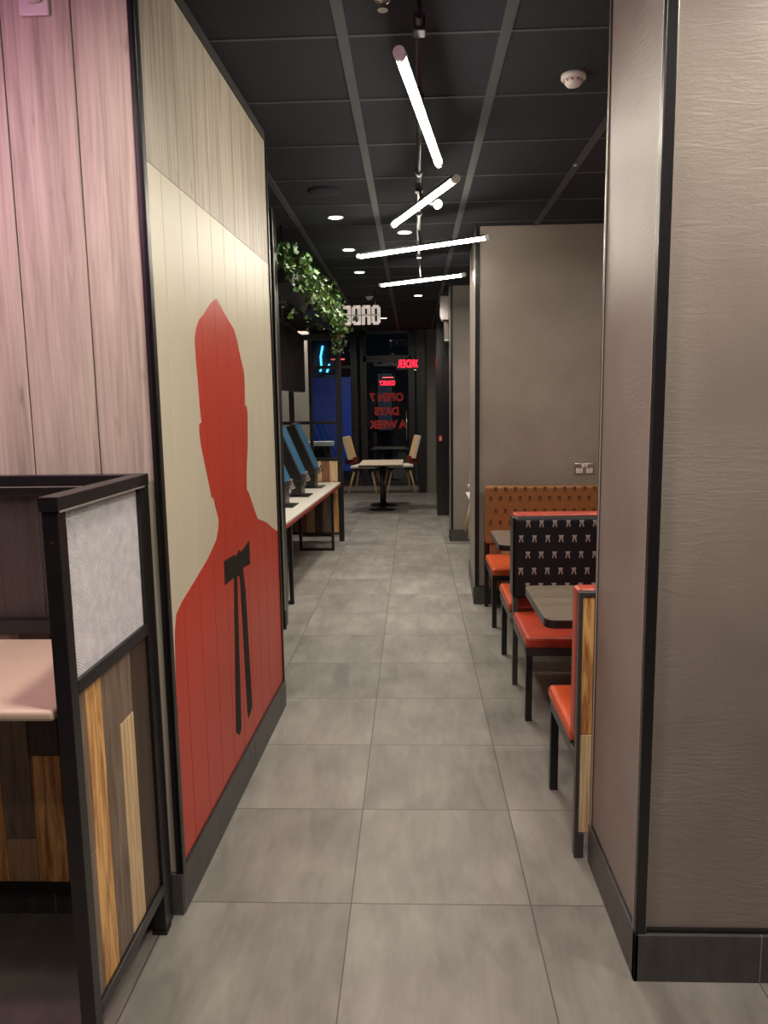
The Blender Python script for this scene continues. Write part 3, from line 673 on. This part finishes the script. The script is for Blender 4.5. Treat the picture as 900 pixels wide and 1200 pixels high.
# glazed screen closing the counter
SY = 9.20
th = thing('end_screen', 'tall black framed screen at the counter end, glass above wood boards', 'divider', (-1.2, SY, 0))
PX1 = -.862
obj('post', MB().box((PX1-.062, SY, 0), (PX1, SY+.06, 2.60), bev=.003), 'black', th)
obj('post', MB().box((-2.03, SY, 0), (-1.97, SY+.06, 2.60), bev=.003), 'black', th)
obj('mullion', MB().box((-1.255, SY+.01, 1.0), (-1.215, SY+.05, 2.5), bev=.003), 'black', th)
obj('mullion', MB().box((-1.50, SY+.01, 1.0), (-1.44, SY+.05, 2.5), bev=.003), 'black', th)
for z0, z1 in ((1.44, 1.48), (.995, 1.03), (2.44, 2.51), (.085, .11)): obj('rail', MB().box((-1.97, SY+.005, z0), (PX1-.062, SY+.055, z1), bev=.003), 'black', th)
obj('glass_pane', MB().box((-1.97, SY+.026, 1.03), (PX1-.062, SY+.034, 2.44)), 'glass', th)
mb = MB(); x = PX1-.064
for k, m_ in enumerate((0, 2, 3, 5, 4, 2, 0, 3, 5, 2, 4)):
    mb.box((x-.099, SY+.012, .11), (x-.001, SY+.05, .742), bev=.002, mat=m_, seg=1); x -= .1
x = PX1-.064
for k, m_ in enumerate((1, 4, 1, 5, 0, 1, 5, 2, 1, 4, 1)):
    mb.box((x-.099, SY+.012, .744), (x-.001, SY+.05, .995), bev=.002, mat=m_, seg=1); x -= .1
obj('wood_panel', mb, ws, th)
single('wall_tray', MB().prism([(-1.45, 9.55), (-1.02, 9.55), (-1.02, 9.80), (-1.45, 9.80)], .05, z0=1.16).box((-1.43, 9.56, 0), (-1.06, 9.79, 1.16), mat=1), ['whitesat', 'darkpanel'],
       'dark cabinet with a white tray top seen through the counter end glass', 'cabinet')

# menu screens hung above the counter
def menu(y0, y1, lab):
    t_ = thing('menu_screen', lab, 'screen', (-1.30, (y0+y1)/2, 2.4), group='dark menu screens above the counter')
    b = obj('housing', MB().box((-1.34, y0, 1.82), (-1.252, y1, 2.47), bev=.012), 'black', t_)
    obj('display', MB().box((-1.254, y0+.012, 1.832), (-1.249, y1-.012, 2.458), bev=.002), 'screen_off', b)
    for y in (y0+.2, y1-.2): obj('hanging_rod', MB().cyl((-1.30, y, 2.46), (-1.30, y, H), .012), 'black', t_)
menu(6.72, 7.56, 'dark hanging menu screen nearer the mural wall'); menu(7.58, 8.90, 'dark hanging menu screen farther along, beside the beige wall')

# planter with ivy
PA, PB = Vector((-1.0, 5.72, 2.56)), Vector((-.90, 9.20, 2.56))
th = thing('hanging_planter', 'long black trough planter up above the order counter', 'planter', (-.95, 7.5, 2.56))
d = (PB-PA).normalized()
mb = MB().bar(PA+Vector((0, 0, .01)), PB+Vector((0, 0, .01)), .20, .02)
sd = Vector((d.y, -d.x, 0))
for s_ in (-.1, .1): mb.bar(PA+sd*s_+Vector((0, 0, .06)), PB+sd*s_+Vector((0, 0, .06)), .012, .12)
for p in (PA, PB): mb.bar(p-sd*.1+Vector((0, 0, .06)), p+sd*.1+Vector((0, 0, .06)), .012, .12)
obj('trough', mb, 'black', th)
obj('soil', MB().bar(PA+d*.02+Vector((0, 0, .08)), PB-d*.02+Vector((0, 0, .08)), .18, .03), 'darkcore', th)
for f in (.08, .5, .97):
    p = PA.lerp(PB, f)
    obj('hanging_rod', MB().cyl(p+Vector((0, 0, .02)), Vector((p.x, p.y, H)), .008), 'black', th)
LEAF = [(0, -.10), (.30, -.22), (.48, .05), (.26, .20), (.32, .52), (.10, .45), (0, .85), (-.10, .45), (-.32, .52), (-.26, .20), (-.48, .05), (-.30, -.22)]
def ivy(f, n, spill, trail, lab, russet=0):
    base = PA.lerp(PB, f)+Vector((0, 0, .12))-sd*(.15 if f > .9 else .11 if f > .7 else .03)
    t_ = thing('ivy_plant', lab, 'plant', base, group='ivy plants in the planter')
    lm, sm = MB(), MB(); tb = bmesh.new(); mats = []
    def leaf(p, sz, mi):
        R = (Matrix.Rotation(random.uniform(0, 2*PI), 4, 'Z') @ Matrix.Rotation(random.uniform(.3, 1.5), 4, 'X') @ Matrix.Rotation(random.uniform(-.5, .5), 4, 'Y'))
        vs = [tb.verts.new(p+(R @ Vector((x*sz, y*sz, -abs(x)*sz*.35-.15*y*y*sz)))) for x, y in LEAF]
        c = tb.verts.new(p+(R @ Vector((0, .12*sz, .03*sz))))
        for a, b in zip(vs, vs[1:]+vs[:1]):
            fc = tb.faces.new((a, b, c)); fc.material_index = mi
    def pick():
        r = random.random()
        if russet and r < russet: return 3
        return 1 if r > .78 else 2 if r > .60 else 0
    for k in range(n):                           # bushy body
        a = random.uniform(-.40, .40); u = random.gauss(.05, .10)
        z_ = random.uniform(-.14, .22)*(1-abs(a))-.5*max(0, abs(u)-.09)
        leaf(base+d*a+sd*u+Vector((0, 0, z_)), random.uniform(.045, .085), pick())
    for k in range(spill):                       # trailing stems over the front edge
        a = random.uniform(-.35, .35); p = base+d*a+sd*.08; pts = [base.copy(), p.copy()]; ln = random.uniform(.6, 1)*trail
        out = random.uniform(.04, .16)
        for j in range(6):
            p = base+d*(a+.02*j*random.uniform(-1, 1))+sd*(.08+out*math.sin(min(1, j/3)*PI/2))+Vector((0, 0, -ln*(j/5)**1.4)); pts.append(p.copy())
            for q in range(2): leaf(p+Vector([random.uniform(-.03, .03) for _ in range(3)]), random.uniform(.04, .075), pick())
        sm.tube(pts, .003, seg=5)
    for k in range(3):
        a = random.uniform(-.25, .25); pts = [base.copy(), base+d*a, base+d*(a+.02)+Vector((0, 0, .12)), base+d*(a+.06)+Vector((0, 0, .20))]
        sm.tube(pts, .003, seg=5); leaf(pts[-1], .05, 0); leaf(pts[2], .06, 2)
    me = bpy.data.meshes.new('t'); tb.to_mesh(me); tb.free(); lm.bm.from_mesh(me); bpy.data.meshes.remove(me)
    obj('foliage', lm, ['leaf1', 'leaf2', 'leaf3', 'leaf4'], t_); obj('stem', sm, 'stem', t_)
ivy(.09, 225, 5, .10, 'nearest ivy clump at the mural wall end of the planter')
ivy(.27, 255, 10, .16, 'second ivy clump along the planter, above the dark menu screens')
ivy(.45, 255, 12, .20, 'third ivy clump in the middle of the planter with pale leaves')
ivy(.63, 255, 12, .22, 'fourth ivy clump along the planter with yellow-green leaves')
ivy(.81, 225, 12, .24, 'fifth ivy clump, hanging lower next to the sign letters')
ivy(.96, 225, 14, .42, 'farthest ivy clump with russet leaves trailing down the black post', .3)

# hanging ORDER sign, seen from behind
OY = 9.42
th = thing('hanging_sign', 'white block letter sign hung on cables, seen reversed from behind beside the ivy', 'sign', (-.65, OY, 2.75))
zb, zt, lw, st_ = 2.632, 2.862, .108, .040
def letter(ch, xr):
    """built reversed: reads from the far side; xr = right edge seen from here = left edge of the letter"""
    X = lambda u: xr-u
    mb = MB(); bx = lambda u0, u1, z0, z1: mb.box((X(u1), OY, zb+z0), (X(u0), OY+.04, zb+z1), bev=.006)
    h = zt-zb
    if ch in 'OD':
        bx(0, st_, .0 if ch == 'D' else .02, h if ch == 'D' else h-.02); bx(lw-st_, lw, .02, h-.02); bx(.018 if ch == 'O' else .02, lw-.018, 0, .036); bx(.018, lw-.018, h-.036, h)
    if ch == 'R': bx(0, st_, 0, h); bx(.02, lw-.015, h-.036, h); bx(.02, lw-.015, .095, .125); bx(lw-st_, lw, .115, h-.018); bx(lw-st_, lw, 0, .105)
    if ch == 'E': bx(0, st_, 0, h); bx(.02, lw-.012, 0, .040); bx(.02, lw-.012, h-.040, h); bx(.02, lw-.022, .095, .135)
    return obj('letter', mb, 'signwhite', th)
x = -.384
for ch in 'ORDER': letter(ch, x); x -= lw+.012
obj('rail', MB().box((x, OY-.006, zb+.105), (-.392, OY+.002, zb+.120)), 'whitesat', th)
for cx in (-.445, -.86): obj('cable', MB().cyl((cx, OY+.015, zt-.01), (cx, OY+.015, H), .004, seg=8), 'chrome', th)

# ------------------------------------------------------------------ far table with hung chairs
th = thing('pedestal_table', 'long pale table on two black pedestals at the far end of the aisle', 'table', (-.52, 12.3, 0))
tp = obj('tabletop', MB().box((-.86, 11.78, .728), (-.17, 12.85, .742), bev=.003), 'tabletop_pale', th)
obj('edge_band', MB().box((-.862, 11.778, .712), (-.168, 12.852, .7285), bev=.003), 'black', tp)
for y in (12.02, 12.58):
    obj('pedestal', MB().cyl((-.50, y, .01), (-.50, y, .712), .038, seg=20), 'black', th)
    obj('base', MB().lathe([(.22, 0), (.22, .010), (.06, .025), (.045, .05)], (-.50, y, 0)), 'black', th)
obj('hanging_arm', MB().box((-1.02, 12.10, .660), (-.02, 12.13, .6675)).box((-1.02, 12.28, .660), (-.02, 12.31, .6675)).box((-.52, 12.0, .660), (-.48, 12.6, .712)), 'black', th)
def chair():
    """local: faces +x, feet at z=0"""
    t_ = thing('cafe_chair', '', 'chair', (0, 0, 0), local=True, group='chairs hung under the table edge')
    sc = obj('seat', MB().box((-.19, -.20, .408), (.22, .20, .448), bev=.015, seg=3), 'chair_white', t_)
    # backrest: slightly leaning curved board
    mb = MB()
    for k in range(6):
        z0, z1 = .545+.06*k, .545+.06*(k+1); x0, x1 = -.225-.016*k, -.225-.016*(k+1)
        for a, b, m_ in ((-.19, .19, 0),):
            mb.prism([(0, 0), (0, 0), (0, 0)], 0) if False else None
            t2 = bmesh.new()
            P_ = [(x0, a, z0), (x0, b, z0), (x1, b, z1), (x1, a, z1), (x0+.032, a, z0), (x0+.032, b, z0), (x1+.032, b, z1), (x1+.032, a, z1)]
            v = [t2.verts.new(p) for p in P_]
            fs = [(0, 3, 2, 1), (4, 5, 6, 7), (0, 1, 5, 4), (2, 3, 7, 6), (0, 4, 7, 3), (1, 2, 6, 5)]
            for i, f in enumerate(fs):
                fc = t2.faces.new([v[q] for q in f]); 
            for i, fc in enumerate(list(t2.faces)): fc.material_index = 0 if i == 1 else 1
            me = bpy.data.meshes.new('t'); t2.to_mesh(me); t2.free(); mb.bm.from_mesh(me); bpy.data.meshes.remove(me)
    obj('backrest', mb, ['chair_wood', 'chair_white'], t_)
    mb = MB()
    sh = [(.15, .400), (-.12, .402), (-.185, .425), (-.215, .47), (-.228, .57)]
    for (a, za), (b, zb_) in zip(sh, sh[1:]): mb.bar((a, 0, za), (b, 0, zb_), .22, .014)
    o = obj('shell', mb, 'chair_red', t_); o['label'] = 'dark red shell'
    for sx, sy in ((1, 1), (1, -1), (-1, 1), (-1, -1)):
        l = obj('leg', MB().cyl((sx*.15+.01, sy*.14, .36), (sx*.235+.01, sy*.20, 0), .019, .010, seg=12), 'chair_wood', t_)
        obj('leg_bracket', MB().cyl((sx*.12+.01, sy*.12, .405), (sx*.152+.01, sy*.142, .352), .020, .021, seg=12), 'black', l)
    return t_
c0 = chair(); c0.location = (-.78, 12.15, .262); c0.rotation_euler = (0, 0, -.22); c0['label'] = 'pale wooden chair hung on the left edge of the far table'
dup(c0, (-.225, 12.27, .262), PI+.22, 'white backed chair hung on the right edge of the far table')
dup(c0, (.765, 8.02, .262), PI/2, 'chair mostly hidden behind the partition corner, hung on a side table')
th = thing('pedestal_table', 'small side table mostly hidden behind the right partition', 'table', (1.05, 8.45, 0))
obj('tabletop', MB().box((.62, 8.05, .714), (1.5, 8.75, .742), bev=.003), 'tabletop_pale', th)
obj('hanging_arm', MB().box((.68, 7.86, .660), (.71, 8.5, .6675)).box((.84, 7.86, .660), (.87, 8.5, .6675)).box((.66, 8.38, .660), (1.1, 8.42, .714)), 'black', th)
obj('pedestal', MB().cyl((1.06, 8.4, .01), (1.06, 8.4, .714), .038, seg=20), 'black', th)
obj('base', MB().lathe([(.22, 0), (.22, .010), (.06, .025), (.045, .05)], (1.06, 8.4, 0)), 'black', th)

# ------------------------------------------------------------------ end wall signs
single('window_poster', MB().box((-1.92, 14.26, .44), (-1.15, 14.30, 2.19), bev=.004), 'blue', 'tall plain blue poster board in the left end window', 'poster')
def text_mb(s, size, ext=.004, offset=.0, sx=1):
    cu = bpy.data.curves.new('t', 'FONT'); cu.body = s; cu.size = size; cu.extrude = ext; cu.align_x = 'CENTER'; cu.align_y = 'CENTER'; cu.offset = offset; cu.resolution_u = 4
    o = bpy.data.objects.new('t', cu); C.objects.link(o)
    me = bpy.data.meshes.new_from_object(o.evaluated_get(bpy.context.evaluated_depsgraph_get()))
    bpy.data.objects.remove(o); bpy.data.curves.remove(cu)
    mb = MB(); mb.bm.from_mesh(me); bpy.data.meshes.remove(me)
    mb.bm.transform(Matrix.Diagonal((sx, 1, 1, 1)))
    for f in mb.bm.faces: f.material_index = 0
    return mb
RV = Matrix(((-1, 0, 0), (0, 0, 1), (0, 1, 0))).to_4x4()          # stands upright, readable from the street
def at(x, y, z): T = RV.copy(); T.translation = (x, y, z); return T
def sign(name, parts, label, cat, y):
    t_ = thing(name, label, cat, (parts[0][1], y, parts[0][2]))
    for s, x, z, size, sx, off, m_ in parts: obj('lettering', text_mb(s, size, offset=off, sx=sx), m_, t_, T=at(x, y, z))
    return t_
bpy.context.view_layer.update()
n = sign('neon_sign', [('ORDER', -.055, 2.41, .20, .66, .003, 'neon')], 'glowing red neon word sign at the right of the end window', 'neon sign', 14.33)
obj('backing', MB().box((-.30, 14.345, 2.31), (.10, 14.352, 2.51)), 'black', n)
n = sign('neon_sign', [('COLLECT', -.475, 2.065, .11, .62, .004, 'neon')], 'small glowing red neon word sign in the glazed door', 'neon sign', 14.35)
obj('backing', MB().box((-.62, 14.362, 2.0), (-.33, 14.366, 2.20)), 'black', n)
obj('red_line', MB().box((-.56, 14.350, 2.165), (-.36, 14.361, 2.178)), 'redstrip', n)
sign('window_lettering', [('OPEN 7', -.49, 1.80, .20, .93, .011, 'redvinyl_dim'), ('DAYS', -.49, 1.54, .20, .93, .011, 'redvinyl_dim'), ('A WEEK', -.47, 1.29, .20, .93, .011, 'redvinyl_dim')],
     'dull red reversed opening words on the glazed end door', 'lettering', 14.395)
sign('window_lettering', [('ENTRY', -.19, 2.80, .17, .95, .004, 'greyletter')], 'faint grey reversed word on the glass above the door', 'lettering', 14.395)
th = thing('call_point', 'small red and white square sign on the black pillar at the far right', 'sign', (.41, 11.32, 1.16))
obj('plate', MB().box((.378, 11.312, 1.115), (.432, 11.3225, 1.20), bev=.002), 'redsign', th)
obj('symbol', MB().box((.390, 11.310, 1.13), (.420, 11.3125, 1.15)).box((.398, 11.310, 1.155), (.412, 11.3125, 1.185)), 'white', th)
single('ceiling_unit', MB().prism([(.365, 2.80), (.365, H), (.9, H), (.9, 2.74), (.39, 2.74)], .25, T=Matrix(((1, 0, 0, 0), (0, 0, 1, 10.0), (0, 1, 0, 0), (0, 0, 0, 1)))), 'white',
       'white ceiling-mounted unit at the end of the right walls', 'ceiling unit')
th = thing('wall_monitor', 'small grey display with a dark disc under the white ceiling unit', 'display', (.6, 10.1, 2.6))
obj('frame', MB().box((.405, 10.06, 2.455), (.78, 10.12, 2.735), bev=.005), 'black', th)
obj('panel', MB().box((.418, 10.052, 2.475), (.768, 10.062, 2.722), bev=.002), 'greywall', th)
obj('disc', MB().cyl((.56, 10.048, 2.62), (.56, 10.054, 2.62), .085, seg=28), 'black', th)
obj('light_bar', MB().box((.418, 10.050, 2.475), (.768, 10.053, 2.490)), 'whitesat', th)

# ------------------------------------------------------------------ pendant over the left booth (outside the picture) gives the pink light
th = thing('pendant_lamp', 'pink pendant lamp above the left booth, outside the picture', 'lamp', (-1.55, 1.25, H))
obj('cable', MB().cyl((-1.55, 1.25, 2.75), (-1.55, 1.25, H), .004, seg=8), 'black', th)
obj('shade', MB().lathe([(.03, 2.76), (.12, 2.66), (.13, 2.62), (.12, 2.62), (.025, 2.74)], (-1.55, 1.25, 0)), 'black', th)
def point(name, loc, e, col, r=.05):
    l = bpy.data.lights.new(name, 'POINT'); l.energy = e; l.color = col; l.shadow_soft_size = r
    o = bpy.data.objects.new(name, l); C.objects.link(o); o.location = loc
point('pendant_bulb', (-1.55, 1.25, 2.58), 21, (1, .44, .72))

# ------------------------------------------------------------------ world, camera, view
w = bpy.data.worlds.new('night'); bpy.context.scene.world = w; w.use_nodes = True
bg = w.node_tree.nodes['Background']; bg.inputs[0].default_value = (.02, .035, .06, 1); bg.inputs[1].default_value = .5
cam = bpy.data.cameras.new('camera'); co = bpy.data.objects.new('camera', cam); C.objects.link(co)
cam.sensor_fit = 'VERTICAL'; cam.sensor_height = 24; cam.sensor_width = 18; cam.lens = 887.46*24/1200; cam.clip_start = .05
r_, u_, f_ = Vector((.99917499, .03772508, -.01503886)), Vector((.0096182, .13995651, .99011094)), Vector((-.0394568, .98943873, -.1394782))
mw = Matrix((r_, u_, -f_)).transposed().to_4x4(); mw.translation = (0, 0, 1.65723)
co.matrix_world = mw
bpy.context.scene.camera = co
vs = bpy.context.scene.view_settings
vs.view_transform = 'Standard'; vs.look = 'None'; vs.gamma = 1; vs.use_curve_mapping = False; vs.exposure = .63
